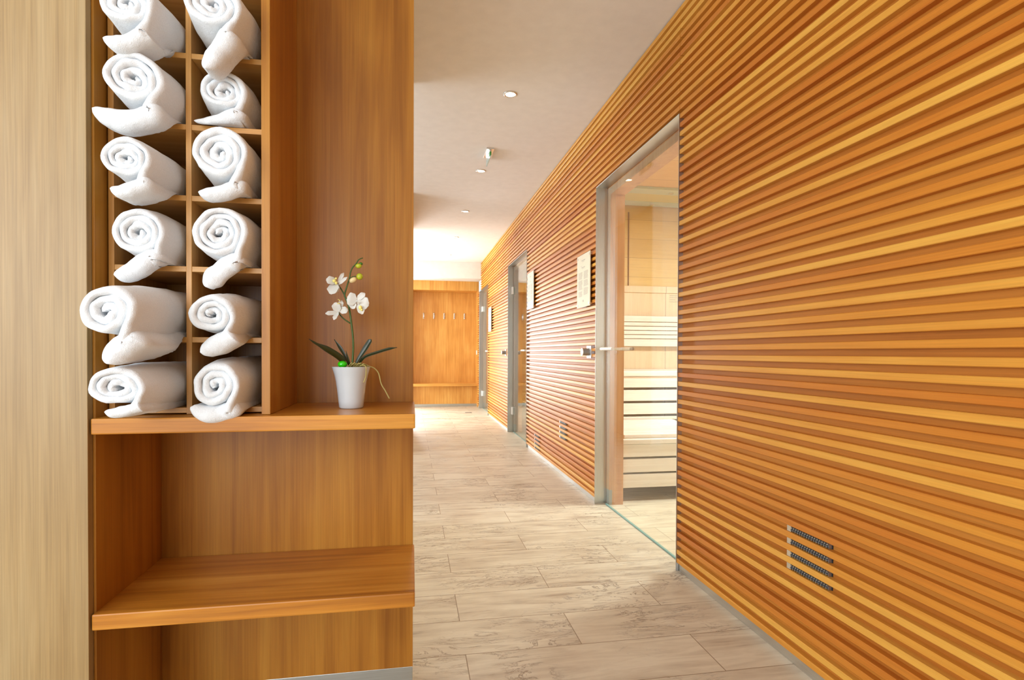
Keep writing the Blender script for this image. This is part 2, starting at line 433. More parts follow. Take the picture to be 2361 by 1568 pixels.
# room behind the viewer
b = MB(); b.box(-3.4, -3.3, -3.4, -2.6, 0, ZC).box(-3.4, -3.3, 0.8, 1.31, 0, ZC).box(-3.4, -3.3, -2.6, 0.8, 2.5, ZC).box(-3.4, -3.3, -2.6, 0.8, 0, 0.4)
struct('wall_side', b, M['plaster'], 'side wall with a window behind the viewer', 'wall')
b = MB(); b.box(-3.3, -3.0, -3.4, -3.3, 0, ZC).box(-0.7, 1.4, -3.4, -3.3, 0, ZC).box(-3.0, -0.7, -3.4, -3.3, 2.5, ZC).box(-3.0, -0.7, -3.4, -3.3, 0, 0.4)
struct('wall_back', b, M['plaster'], 'back wall with a wide window behind the viewer', 'wall')
struct('wall_near', MB().box(XW, 1.38, -3.4, -1.6, 0, ZC), M['plaster'], 'plain wall length behind the viewer', 'wall')

# ------------------------------------------------------------------ sauna rooms behind the doors
def sauna(y0, y1, tag_, label):
    x0, x1, zc = 1.38, 3.7, 2.5
    b = MB(); b.box(x0, x1, y1, y1 + 0.04, 1.675, zc)
    struct('wall_%s_upper' % tag_, b, M['spruce'], 'upper horizontal spruce boards of the ' + label, 'sauna wall')
    struct('wall_%s_lower' % tag_, MB().box(x0, x1, y1 - 0.004, y1 + 0.04, 0, 1.61), M['spruce_v'], 'lower pale vertical boards of the ' + label, 'sauna wall')
    struct('trim_%s' % tag_, MB().box(x0, x1, y1 - 0.02, y1 + 0.04, 1.61, 1.675), M['spruce_v'], 'pale ledge between the board fields of the ' + label, 'trim', bevel=0.003)
    struct('wall_%s_side' % tag_, MB().box(x1, x1 + 0.04, y0, y1 + 0.04, 0, zc).box(x0, x1, y0 - 0.04, y0, 0, zc), M['spruce'], 'side boards of the ' + label, 'sauna wall')
    struct('ceiling_%s' % tag_, MB().box(x0, x1 + 0.04, y0 - 0.04, y1 + 0.04, zc, zc + 0.05), M['spruce_c'], 'spruce board ceiling of the ' + label, 'ceiling')
sauna(1.6, 5.35, 'sauna', 'sauna behind the nearest glass door')
sauna(5.50, 8.35, 'steam', 'cabin behind the middle glass door')
sauna(8.50, 11.0, 'cabin', 'cabin behind the farthest glass door')
area('sauna_lamp_light', (2.6, 3.35, 2.42), (2.6, 3.40, 0.2), 0.45, 0.45, 95, (1.0, 0.98, 0.95))
area('steam_lamp_light', (2.7, 6.6, 2.42), (2.7, 6.9, 0), 0.5, 0.5, 5, (1.0, 0.86, 0.66))
area('cabin_lamp_light', (2.7, 9.6, 2.42), (2.7, 9.9, 0), 0.5, 0.5, 8, (1.0, 0.9, 0.8))

def bench_set(dy, where):
    Yb, Yu = 3.5965 + dy, 4.4912 + dy
    x0, x1 = 1.385, 3.65
    lo = root('lower_bench', (2.4, Yb + 0.4, 0), 'low whitewashed slatted sauna bench with fascia boards' + where, 'sauna bench')
    for za, zb in ((0.0917, 0.1814), (0.1951, 0.2847), (0.2996, 0.384)):
        mk('fascia_board', MB().box(x0, x1, Yb, Yb + 0.022, za, zb), M['aspen'], lo, 0.002)
    mk('front_rail', MB().box(x0, x1, Yb - 0.012, Yb + 0.03, 0.3865, 0.4205), M['aspen'], lo, 0.006)
    for yy in (Yb + 0.045, Yu - 0.06): mk('bearer', MB().box(x0 + 0.12, x1, yy, yy + 0.03, 0.33, 0.3845), M['spruce_v'], lo)
    mk('seat_deck', MB().box(x0, x1, Yb + 0.02, Yu - 0.02, 0.385, 0.398), M['spruce_v'], lo)
    for xx in (x0, 2.45, x1 - 0.05):
        mk('leg', MB().box(xx, xx + 0.024 + 0.0, Yb + 0.024, Yb + 0.07, 0, 0.386), M['spruce_v'], lo, 0.002)
    # loose slatted duckboard on the deck, its far end cut on a slant
    du = root('seat_duckboard', (1.9, Yb + 0.45, 0.398), 'slatted white duckboard lying on the lower sauna bench' + where, 'duckboard')
    n = 9
    for k in range(n):
        ya = Yb + 0.045 + k * (0.84 / n); yb = ya + 0.84 / n - 0.010
        ym = (ya + yb) / 2 - dy
        xr = min(3.3, 2.05 + (ym - 3.85) * 0.22 if ym > 3.85 else 2.05 + (3.85 - ym) * -0.55)
        mk('slat', MB().box(1.43 + 0.0, xr + 0.0, ya, yb, 0.418, 0.444), M['aspen'], du, 0.003)
    for xx in (1.44, 1.90): mk('batten', MB().box(xx, xx + 0.05, Yb + 0.06, Yu - 0.08, 0.3985, 0.418), M['spruce_v'], du)
    up = root('upper_bench', (2.4, Yu + 0.3, 0), 'high whitewashed sauna bench with rounded front edge' + where, 'sauna bench')
    for za, zb in ((0.44, 0.4658), (0.4869, 0.5784), (0.5995, 0.6909), (0.7129, 0.8040)):
        mk('fascia_board', MB().box(x0, x1, Yu, Yu + 0.022, za, zb), M['aspen'], up, 0.002)
    mk('front_rail', MB().box(x0, x1, Yu - 0.016, Yu + 0.05, 0.806, 0.8505), M['aspen'], up, 0.012, seg=3)
    mk('seat_deck', MB().box(x0, x1, Yu + 0.05, 5.33 + dy, 0.815, 0.845), M['aspen'], up)
    for xx in (x0 + 0.3, 2.35, 3.2): mk('leg', MB().box(xx, xx + 0.05, Yu + 0.024, Yu + 0.07, 0, 0.81), M['spruce_v'], up)
    bk = root('backrest', (2.4, 5.33 + dy, 1.06), 'white slatted backrest on the wall above the high bench' + where, 'backrest')
    zz = [(1.072, 1.142), (1.149, 1.183), (1.190, 1.225), (1.232, 1.267), (1.274, 1.309), (1.316, 1.371)]
    for za, zb in zz: mk('slat', MB().box(x0, x1, 5.278 + dy, 5.30 + dy, za, zb), M['aspen'], bk, 0.002)
    for xx in (1.9, 2.7, 3.3): mk('batten', MB().box(xx, xx + 0.04, 5.30 + dy, 5.345 + dy, 1.075, 1.37), M['spruce'], bk)
bench_set(0, ' behind the nearest glass door')
bench_set(3.0, ' behind the middle glass door')

# glass strip light in the sauna ceiling
lp = root('ceiling_panel', (2.6, 5.06, 2.5), 'pale green glass strip panel in the sauna ceiling above the high bench', 'ceiling panel')
mk('glass_field', MB().box(1.42, 3.5, 4.93, 5.19, 2.480, 2.499), plain('olive_glass', srgb(206, 196, 128), 0.15), lp)
for ya, yb in ((4.78, 4.93), (5.19, 5.34)):
    mk('glass_border', MB().box(1.42, 3.5, ya, yb, 2.476, 2.499), plain('pale_green_glass', srgb(190, 204, 184), 0.15), lp)
for xx, yy in ((2.352, 4.872), (2.345, 5.268)):
    mk('small_lamp', MB().cyl((xx, yy, 2.470), (xx, yy, 2.4765), 0.022, 20), M['satin'], lp, smooth=False)
# vertical joint strips and a small notice on the sauna wall
struct('trim_sauna_joint', MB().box(2.126, 2.138, 5.344, 5.351, 1.678, 2.41), plain('dark_joint', srgb(120, 76, 40), 0.7), 'dark upright joint between the sauna wall panels', 'trim')
nt = root('notice', (2.60, 5.345, 1.55), 'tiny printed notice under the ledge of the sauna wall', 'notice')
b = MB()
for k in range(4): b.box(2.575, 2.575 + (0.09 if k != 2 else 0.06), 5.3425, 5.346, 1.585 - 0.021 * k, 1.591 - 0.021 * k)
mk('print', b, M['ink'], nt)

# ------------------------------------------------------------------ glass doors
def door(n, y0, y1, hinge_far, label):
    r = root('door_%d' % n, (XW + 0.04, (y0 + y1) / 2, 0), label, 'glass door', kind='structure')
    t = 0.0035
    b = MB()
    b.box(XW - 0.003, XW + 0.077, y1 - t, y1, 0, ZD).box(XW - 0.003, XW + 0.077, y0, y0 + t, 0, ZD).box(XW - 0.003, XW + 0.077, y0, y1, ZD - t, ZD)
    mk('steel_frame', b, M['steel'], r, 0.0008, seg=1)
    b = MB(); j = 0.055
    b.box(XW + 0.079, 1.38, y1 - j, y1, 0.0, ZD).box(XW + 0.079, 1.38, y0, y0 + j, 0.0, ZD).box(XW + 0.079, 1.38, y0 + j, y1 - j, ZD - j, ZD)
    mk('timber_frame', b, M['jamb'], r, 0.001)
    b = MB(); b.box(XW + 0.0788, XW + 0.10, y1 - j - 0.0004, y1, 0, 0.10).box(XW + 0.0788, XW + 0.10, y0, y0 + j + 0.0004, 0, 0.10)
    mk('frame_shoe', b, M['greymetal'], r)
    ga, gb = y0 + 0.012, y1 - 0.03
    mk('glass_panel', MB().box(1.267, 1.275, ga, gb, 0.006, ZD - 0.018), M['glass'], r)
    mk('bottom_seal', MB().box(1.266, 1.276, ga, gb, 0.0005, 0.0075), M['glassedge'], r)
    yh = (y1 - 0.10, y1 - 0.31) if not hinge_far else (y0 + 0.10, y0 + 0.31)
    hz = 1.028
    for xx, nm, mt in ((1.207, 'outer_handle', M['rod']), (1.336, 'inner_handle', M['rodwood'])):
        b = MB(); b.cyl((xx, yh[0], hz), (xx, yh[1], hz), 0.0105, 20)
        hd = mk(nm, b, mt, r, 0.0)
        b = MB()
        for yy in (yh[1] + (0.03 if yh[1] < yh[0] else -0.03), yh[0] + (-0.05 if yh[1] < yh[0] else 0.05)):
            b.cyl((xx, yy, hz), (1.267 if xx < 1.27 else 1.275, yy, hz), 0.008, 16)
        mk('handle_mount', b, M['satin'], hd)
    yj = y1 if hinge_far else y0
    sg = -1 if hinge_far else 1
    for zz in (1.785, 0.270):
        b = MB()
        b.box(1.245, 1.266, min(yj + sg * 0.005, yj + sg * 0.075), max(yj + sg * 0.005, yj + sg * 0.075), zz - 0.046, zz + 0.046)
        b.box(1.2755, 1.283, min(yj + sg * 0.012, yj + sg * 0.075), max(yj + sg * 0.012, yj + sg * 0.075), zz - 0.046, zz + 0.046)
        mk('hinge', b, M['hinge'], r, 0.002)
    return r
door(1, *DOORS[0], False, 'nearest glass sauna door in a steel frame, pale bar handle')
door(2, *DOORS[1], True, 'middle glass door in a steel frame between two wall signs')
door(3, *DOORS[2], True, 'farthest glass door in a steel frame beside the coat alcove')

# ------------------------------------------------------------------ fittings on the slatted wall
def sign_build(y0, y1, z0, z1, label):
    r = root('wall_sign', (XW, (y0 + y1) / 2, z0), label, 'sign', 'information plates on the slatted wall')
    mk('plate', MB().box(1.186, 1.191, y0, y1, z0, z1), M['paper'], r, 0.0008)
    for yy in (y0 + 0.018, y1 - 0.018):
        for zz in (z0 + 0.018, z1 - 0.018):
            mk('standoff', MB().cyl((1.183, yy, zz), (1.206, yy, zz), 0.008, 16), M['satin'], r)
    # print: heading, title, two text columns, emblem (read from the far side to the near side)
    b = MB(); wy, hz = y1 - y0, z1 - z0
    rng = random.Random(4)
    def line(u0, u1, v, t=0.0022):
        b.box(1.1853, 1.1861, y1 - u1 * wy, y1 - u0 * wy, z1 - v * hz - t, z1 - v * hz)
    line(0.36, 0.64, 0.105, 0.006); line(0.42, 0.58, 0.135)
    line(0.30, 0.40, 0.215); line(0.36, 0.62, 0.238, 0.005); line(0.40, 0.60, 0.262)
    for c0, c1, blocks in ((0.12, 0.44, ((0.33, 0.46), (0.485, 0.665), (0.695, 0.80))), (0.54, 0.88, ((0.33, 0.48), (0.50, 0.62), (0.645, 0.775)))):
        for a_, e_ in blocks:
            v = a_
            while v < e_:
                line(c0, c1 - rng.random() * 0.05 * (c1 - c0) * 4, v, 0.0026); v += 0.0150
    for k in range(5): b.box(1.1853, 1.1861, y1 - 0.55 * wy, y1 - (0.45) * wy, z1 - (0.865 + 0.008 * k) * hz - 0.0014, z1 - (0.865 + 0.008 * k) * hz)
    mk('print', b, M['ink'], r)
    return r
s1 = sign_build(3.6590, 3.9600, 1.3240, 1.6950, 'cream information plate beside the nearest glass door')
dup(s1, (XW, 5.600, 1.4470), 'cream information plate beside the middle glass door')
dup(s1, (XW, 8.603, 1.3280), 'cream information plate beside the farthest glass door')

kn = root('control_knob', (XW, 3.706, 1.009), 'square steel control plate with round knob beside the nearest door', 'control', 'control knobs by the sauna doors')
mk('plate', MB().box(1.196, 1.2028, 3.660, 3.752, 0.967, 1.051), M['satin'], kn, 0.0015)
b = MB(); b.cyl((1.150, 3.706, 1.009), (1.1965, 3.706, 1.009), 0.023, 28, 0.026)
mk('knob', b, M['greymetal'], kn, 0.0)
mk('knob_cap', MB().cyl((1.146, 3.706, 1.009), (1.151, 3.706, 1.009), 0.026, 28), M['satin'], kn, 0.0008, seg=1)
dup(kn, (XW, 7.185, 1.005), 'square steel control plate with round knob beside the middle door')

def vent_build(y0, y1, k0, label):
    r = root('wall_vent', (XW, (y0 + y1) / 2, Z0 + PITCH * k0 + SL), label, 'vent', 'slot vents between the slats')
    for k in range(4):
        za = Z0 + PITCH * (k0 + k) + SL; zb = za + PITCH - SL
        s_ = mk('slot', MB().box(XW + 0.0185, XW + 0.0208, y0, y1, za + 0.0003, zb - 0.0003), M['black'], r)
        t_ = MB(); n = 16
        for q in range(n):
            yy = y0 + 0.004 + (y1 - y0 - 0.028) * q / (n - 1)
            t_.cyl((XW + 0.003, yy, za + 0.0150), (XW + 0.0190, yy, za + 0.0150), 0.0030, 10)
            t_.cyl((XW + 0.003, yy + 0.004, za + 0.0070), (XW + 0.0190, yy + 0.004, za + 0.0070), 0.0024, 10)
            t_.box(XW + 0.008, XW + 0.0190, yy - 0.0012, yy + 0.0012, za + 0.001, za + 0.014)
        mk('brush', t_, M['greymetal'], s_)
        mk('end_clip', MB().box(XW + 0.004, XW + 0.0103, y1 - 0.020, y1 - 0.001, za + 0.001, zb - 0.001), M['satin'], s_)
    return r
v1 = vent_build(1.459, 1.645, 6, 'dark four-slot vent low in the slatted wall nearest the viewer')
dup(v1, (XW, 4.423, Z0 + PITCH * 6 + SL), 'dark four-slot vent between the first two doors, the higher and nearer one')
dup(v1, (XW, 5.381, Z0 + PITCH * 0 + SL), 'dark four-slot vent between the first two doors, close to the floor')

# ------------------------------------------------------------------ ceiling fittings
def downlight(y, label, power):
    r = root('downlight', (0.595, y, ZC), label, 'ceiling lamp', 'recessed ceiling lamps of the corridor')
    mk('trim_ring', MB().lathe([(0.030, 0.0), (0.030, -0.004), (0.036, -0.006), (0.043, -0.004), (0.044, 0.0)], (0.595, y, ZC), 32), M['satin'], r, smooth=True)
    mk('bulb', MB().lathe([(0.0295, -0.0005), (0.0295, -0.0035), (0.012, -0.006), (0.001, -0.0062)], (0.595, y, ZC), 28), M['lampglow'], r, smooth=True)
    l = bpy.data.lights.new('spot', 'SPOT'); l.energy = power; l.color = (1.0, 0.92, 0.80); l.spot_size = math.radians(92); l.spot_blend = 0.75; l.shadow_soft_size = 0.03
    o = bpy.data.objects.new('lamp_spot', l); COL.objects.link(o); o.parent = r; o.location = (0, 0, -0.02)
    return r
d1 = downlight(3.427, 'lit recessed ceiling lamp nearest the viewer, large sparkle', 36)
for k, (y, nm) in enumerate(((4.91, 'lit recessed ceiling lamp just beyond the hanging exit sign'), (6.34, 'third recessed ceiling lamp from the viewer'), (7.79, 'fourth recessed ceiling lamp, faint in the bright ceiling'),
                             (9.22, 'farthest recessed ceiling lamp near the bulkhead'))):
    dup(d1, (0.595, y, ZC), nm)

ex = root('exit_sign', (0.60, 4.45, ZC), 'edge-on glass exit sign hanging under a steel ceiling plate', 'exit sign')
mk('ceiling_plate', MB().box(0.570, 0.632, 4.345, 4.555, ZC - 0.010, ZC), M['satin'], ex, 0.002)
mk('bracket', MB().box(0.5975, 0.6105, 4.362, 4.376, ZC - 0.022, ZC - 0.009), M['satin'], ex, 0.002)
mk('glass_plate', MB().box(0.600, 0.608, 4.37, 4.60, 2.527, ZC - 0.012), plain('aqua_sign_glass', srgb(176, 206, 206), 0.1), ex, 0.001)
mk('green_field', MB().box(0.5980, 0.6102, 4.364, 4.42, 2.541, ZC - 0.020), M['sagreen'], ex)

# ------------------------------------------------------------------ coat alcove at the end
ab = root('coat_alcove', (0.6, 10.5, 0), 'orange veneered coat alcove with built-in bench at the corridor end', 'coat alcove')
mk('back_panel', MB().box(-0.02, 1.21, 10.73, 10.75, 0.385, 2.40), M['alcove'], ab)
mk('header', MB().box(-0.02, XW + 0.02, 10.335, 10.365, 2.138, 2.45).box(-0.02, 1.21, 10.365, 10.73, 2.138, 2.17), M['alcove'], ab, 0.001)
mk('side_panel', MB().box(1.2035, 1.225, 10.335, 10.75, 0.0, 2.137), M['alcove'], ab, 0.001)
mk('seat', MB().box(-0.02, 1.2030, 10.36, 10.73, 0.385, 0.432), M['alcove_x'], ab, 0.003)
mk('riser', MB().box(-0.02, 1.2030, 10.50, 10.52, 0.05, 0.384), M['alcove'], ab)
mk('plinth', MB().box(-0.02, 1.2030, 10.495, 10.515, 0.0, 0.05), M['steel_x'], ab)
hk = root('coat_hook', (0.2265, 10.73, 1.69), 'leftmost small steel coat hook in the alcove', 'coat hook', 'coat hooks in the alcove')
mk('back_plate', MB().box(0.2135, 0.2395, 10.722, 10.7295, 1.635, 1.745), M['satin'], hk, 0.003)
b = MB().tube([(0.2265, 10.724, 1.725), (0.2265, 10.69, 1.728), (0.2265, 10.672, 1.742)], [0.009, 0.009, 0.011], 10)
mk('prong', b, M['satin'], hk, smooth=True)
b = MB().tube([(0.2265, 10.724, 1.66), (0.2265, 10.685, 1.645), (0.2265, 10.675, 1.66)], [0.009, 0.009, 0.011], 10)
mk('prong', b, M['satin'], hk, smooth=True)
for k, nm in enumerate(('second from left', 'middle', 'fourth from left', 'rightmost')):
    dup(hk, (0.2265 + 0.1915 * (k + 1), 10.73, 1.69), nm + ' small steel coat hook in the alcove')
sw = root('light_switch', (1.2035, 10.47, 1.005), 'white light switch on the side panel of the coat alcove', 'light switch')
mk('plate', MB().box(1.1945, 1.2034, 10.43, 10.51, 0.965, 1.045), M['white'], sw, 0.002)
mk('rocker', MB().box(1.1915, 1.1946, 10.442, 10.498, 0.977, 1.033), M['white'], sw, 0.001)
dr = root('floor_drain', (0.94, 9.38, 0), 'small steel floor drain grate in front of the coat alcove', 'floor drain')
mk('grate', MB().box(0.885, 0.993, 9.34, 9.43, 0.0, 0.003), M['greymetal'], dr, 0.001)

# ------------------------------------------------------------------ towel cabinet
cb = root('towel_cabinet', (-0.32, 1.47, 0), 'teak veneered towel cabinet with cubbies, counter shelf and bench shelf', 'cabinet')
mk('back_panel', MB().box(XL - 0.01, XR - 0.0035, YB, YB + 0.022, 0.0966, ZC - 0.002), M['teak'], cb, 0.001)
mk('kick_plate', MB().box(XL - 0.01, XR - 0.0040, YB + 0.001, YB + 0.020, 0.0, 0.0964), M['steel_x'], cb, 0.001)
mk('side_panel', MB().box(-0.6586, -0.6535, 1.318, YB - 0.0005, 0.0, ZC - 0.002), M['teak'], cb, 0.0006)
mk('counter_shelf', MB().box(XL, XR, YC, YB - 0.0005, ZU - TH, ZU), M['teak_x'], cb, 0.003)
mk('bench_shelf', MB().box(XL, XR, YC, YB - 0.0005, ZL - TH, ZL), M['teak_x'], cb, 0.003)
YF = 1.366
rk = MB(); rk.box(-0.6505, -0.6390, YF, YB - 0.001, ZU + 0.0005, ZC - 0.003)
rack = mk('cubby_rack', rk, M['teak_edge'], cb, 0.0008)
mk('upright', MB().box(-0.4945, -0.4830, YF, YB - 0.001, ZU + 0.0005, ZC - 0.003), M['teak_edge'], rack, 0.0008)
mk('end_panel', MB().box(-0.3290, -0.3105, 1.3345, YB - 0.001, ZU + 0.0005, ZC - 0.003), M['teak'], cb, 0.001)
for j in range(11):
    zc_ = 0.8690 + 0.1577 * j
    for xa, xb in ((-0.6390, -0.4945), (-0.4830, -0.3290)):
        mk('shelf', MB().box(xa, xb, YF + 0.001, YB - 0.001, zc_ - 0.006, zc_ + 0.006), M['teak_edge_x'], rack, 0.0008)

# ------------------------------------------------------------------ rolled towels
def catmull(pts, n):
    out = []
    p = [pts[0] * 2 - pts[1]] + pts + [pts[-1] * 2 - pts[-2]]
    for i in range(1, len(p) - 2):
        for k in range(n):
            t = k / n
            out.append(0.5 * ((2 * p[i]) + (-p[i - 1] + p[i + 1]) * t + (2 * p[i - 1] - 5 * p[i] + 4 * p[i + 1] - p[i + 2]) * t * t + (-p[i - 1] + 3 * p[i] - 3 * p[i + 1] + p[i + 2]) * t ** 3))
    out.append(pts[-1]); return out

def towel(name, label, Yf, cpx, rpx, tail, tth, xc, shelf_z, seed, turns=3.2, end_ang=-28, rot=0.0, yb=1.60):
    rng = random.Random(seed)
    c3 = P(cpx[0], cpx[1], Yf); c = Vector((c3.x, c3.z))
    ppm = FPX / FW.dot(c3 - CAM)
    Rx, Rz = rpx[0] / ppm, rpx[1] / ppm
    R = (Rx + Rz) / 2
    pitch = R / (turns + 0.55); w = pitch * 0.50
    tw = tth / ppm / 2
    ta = [Vector((P(x, y, Yf).x, P(x, y, Yf).z)) for x, y in tail]
    # the outer layer leaves the roll at its right side and swings under it
    ea = math.radians(end_ang - 34)
    ta = [c + Vector((math.cos(ea) * (Rx + tw * 0.15), math.sin(ea) * (Rz + tw * 0.55)))] + ta
    ph = [rng.random() * 6.28 for _ in range(6)]
    # spiral centre line, clockwise outwards
    n1 = int(turns * 44); pts = []
    th_end = math.radians(end_ang); th0 = th_end + turns * 2 * math.pi
    for i in range(n1 + 1):
        t = i / n1; th = th0 + (th_end - th0) * t
        rr = 0.35 * pitch + (1.0 - 0.35 * pitch / R - w / R) * R * t
        wob = 1 + (0.10 * (1 - 0.75 * t)) * math.sin(2 * th + ph[0]) + 0.055 * (1.2 - t) * math.sin(3 * th + ph[1]) + 0.026 * (1.3 - t) * math.sin(7.3 * th + ph[2])
        q = Vector((math.cos(th) * rr * wob * Rx / R, math.sin(th) * rr * wob * Rz / R))
        q.rotate(Matrix.Rotation(rot, 2)); pts.append(c + q)
    tl = catmull([pts[-1]] + ta, 12)[1:]
    line = pts + tl; N = len(line); nr = len(pts)
    xb, zb = xc, shelf_z + min(R * 1.08, 0.068)
    D = Vector((xb - c.x, yb - Yf, zb - c.y)); L = D.y
    gb = min(1.22, 0.069 / R)
    vt = max((1.352 - Yf) / L, 0.12)
    ncap, nout = 7, 12
    V = []; prof = None
    for i in range(N):
        a, b = line[max(i - 1, 0)], line[min(i + 1, N - 1)]
        d = (b - a).normalized(); nrm = Vector((-d.y, d.x))
        t = min(i / nr, 1.0); tt = max(0.0, (i - nr) / (N - 1 - nr))
        wi = w * (1 - 0.45 * max(0, 1 - i / 10.0)) * (1 + 0.10 * math.sin(i * 0.31 + ph[5]) - 0.06)
        if tt > 0:
            k = min(tt / 0.45, 1); k = k * k * (3 - 2 * k)
            wi = w + (tw - w) * k
            e = max(0.0, (tt - 0.62) / 0.38)
            wi *= math.sqrt(max(0.0, 1 - e * e)) * 0.97 + 0.03
        kk = min(max((tt - 0.12) / 0.43, 0.0), 1.0); kk = kk * kk * (3 - 2 * kk)
        vb = 1.0 + (vt - 1.0) * kk
        if tt > 0.55: vb = vt * (1 - 0.40 * ((tt - 0.55) / 0.45) ** 2)
        th_i = i * 0.14
        ej = 0.0035 * math.sin(th_i * 1.0 + ph[3]) + 0.0022 * math.sin(th_i * 2.7 + ph[4]) + 0.011 * (1 - t) ** 1.5
        if tt > 0: ej *= (1 - tt)
        ring = []
        for k in range(ncap + 1):
            f = -math.pi / 2 + math.pi * k / ncap
            ring.append((math.sin(f) * wi, ej + wi * 1.15 * (1 - math.cos(f))))
        base = ej + wi * 1.15
        full = vb * L
        for k in range(1, nout + 1): ring.append((wi, base + (full - base) * k / nout))
        for k in range(4): ring.append((-wi, full - (full - base) * (k / 4.0)))
        row = []
        for off, ax in ring:
            v = ax / L; g = 1 + (gb - 1) * min(1, max(0, v) / 0.30) * max(0.0, 1 - tt * 1.3)
            q = c + (line[i] + nrm * off - c) * g
            pt = Vector((q.x + D.x * v, Yf + ax, q.y + D.z * v))
            nz = noise.noise_vector(pt * 28 + Vector((seed * 3.1, 0, 0))) * 0.0022 + noise.noise_vector(pt * 75 + Vector((seed, 0, 0))) * 0.0010
            pt = pt + nz
            # inside the cubby the roll is squashed by the shelf and the sides
            sq = min(max((pt.y - 1.325) / 0.035, 0.0), 1.0)
            if sq > 0:
                tgt = Vector((min(max(pt.x, xc - 0.0695), xc + 0.0695), pt.y, min(max(pt.z, shelf_z + 0.0015), shelf_z + 0.142)))
                pt = pt.lerp(tgt, sq)
            row.append(pt)
        V.append(row)
    m_ = len(V[0]); mb = MB(); vs_ = [v for row in V for v in row]; fs = []
    for i in range(N - 1):
        for k in range(m_): fs.append((i * m_ + k, i * m_ + (k + 1) % m_, (i + 1) * m_ + (k + 1) % m_, (i + 1) * m_ + k))
    fs.append(tuple(range(m_))); fs.append(tuple(reversed(range((N - 1) * m_, N * m_))))
    mb.add(vs_, fs)
    o = mk(name, mb, M['terry'], smooth=True, base=(xc, 1.45, shelf_z))
    return tag(o, label, 'towel', 'rolled white towels in the cubbies')

XA, XB = -0.567, -0.411
SH = [0.875 + 0.1577 * j for j in range(7)]
TW = [
 ('rolled white towel topmost in the left cubby column, flap pointing left', 1.25, (287, 2), (64, 58), [(330, 66), (292, 86), (262, 92), (237, 86)], 42, XA, SH[5], 11, {}),
 ('rolled white towel second from top in the left column, longest flap reaching left', 1.275, (300, 174), (68, 63), [(345, 254), (290, 268), (245, 264), (211, 248)], 50, XA, SH[4], 12, {}),
 ('rolled white towel third from top in the left column, short flap', 1.245, (285, 361), (58, 51), [(330, 418), (296, 433), (272, 439), (252, 434)], 36, XA, SH[3], 13, {}),
 ('rolled white towel fourth from top in the left column, drooping flap', 1.30, (313, 533), (61, 58), [(343, 590), (313, 612), (284, 628), (262, 634)], 48, XA, SH[2], 14, {}),
 ('large rolled white towel pulled out furthest over the oak panel', 1.18, (239, 717), (70, 64), [(304, 778), (272, 800), (254, 822), (247, 840)], 62, XA, SH[1], 15, {'turns': 2.6}),
 ('rolled white towel lowest in the left column, resting on the counter', 1.204, (262, 893), (66, 50), [(318, 938), (284, 948), (258, 954), (239, 951)], 26, XA, SH[0], 16, {'turns': 2.8}),
 ('rolled white towel topmost in the right cubby column, flap hanging straight down', 1.268, (484, 4), (67, 58), [(522, 72), (498, 106), (482, 134), (473, 156)], 50, XB, SH[5], 17, {}),
 ('rolled white towel second from top in the right column, its flap near the upright', 1.337, (511, 205), (52, 50), [(545, 258), (508, 272), (474, 280), (448, 280)], 38, XB, SH[4], 18, {}),
 ('rolled white towel third from top in the right column, the biggest roll there', 1.30, (502, 350), (69, 65), [(545, 422), (510, 438), (480, 444), (456, 443)], 36, XB, SH[3], 19, {}),
 ('rolled white towel fourth from top in the right column, broad hanging flap', 1.31, (502, 535), (65, 63), [(532, 600), (504, 624), (486, 644), (474, 662)], 56, XB, SH[2], 20, {'turns': 3.6}),
 ('rolled white towel fifth from top in the right column, flap over the shelf edge', 1.28, (484, 724), (55, 51), [(532, 772), (502, 790), (478, 803), (460, 812)], 46, XB, SH[1], 21, {'turns': 2.7}),
 ('rolled white towel lowest in the right column, corner hanging over the counter edge', 1.29, (493, 890), (56, 57), [(530, 946), (494, 956), (462, 954), (440, 938)], 42, XB, SH[0], 22, {'turns': 2.7}),
]
for lab, Yf, c_, r_, tl_, th_, xc_, sz_, sd_, kw in TW:
    towel('rolled_towel', lab, Yf, c_, r_, tl_, th_, xc_, sz_, sd_, **kw)

# ------------------------------------------------------------------ potted orchid
YP = 1.465
px0 = P(810, 943, YP).x
og = root('potted_orchid', (px0, YP, ZU), 'white orchid in a flared white pot on the counter shelf', 'potted plant')
prof = [(0.0005, 0.002), (0.0265, 0.0), (0.0295, 0.003), (0.0315, 0.02), (0.0345, 0.047), (0.0375, 0.068), (0.0410, 0.084), (0.0468, 0.1025), (0.0472, 0.1040), (0.0455, 0.1040), (0.0395, 0.085), (0.036, 0.070), (0.0005, 0.068)]
mk('pot', MB().lathe(prof, (px0, YP, ZU), 56), M['ceramic'], og, smooth=True)
b = MB(); b.lathe([(0.0005, 0.0), (0.038, 0.0), (0.040, 0.010), (0.028, 0.0155), (0.0005, 0.017)], (px0, YP, ZU + 0.085), 40)
mk('moss', b, M['moss'], og, smooth=True)
C5 = lambda x, y, Y=YP: P(740 + x / 9.8, 590 + y / 9.8, Y)
C6 = lambda x, y, Y=YP: P(700 + x / 8.713, 770 + y / 8.713, Y)
def smoothpts(pts, n=8):
    return catmull([Vector(p) for p in pts], n)
b = MB()
main = smoothpts([C6(975, 665), C6(998, 300), C6(985, 0), C5(640, 1200), C5(560, 960), C5(535, 880), C5(590, 680), C5(640, 520), C5(670, 370), C5(720, 260), C5(800, 170), C5(850, 90), C5(945, 45)])
b.tube(main, [0.0026 - 0.0014 * i / (len(main) - 1) for i in range(len(main))], 10)
b.tube(smoothpts([C5(535, 890), C5(470, 770), C5(415, 690), C5(380, 630, YP - 0.006)]), 0.0016, 8)
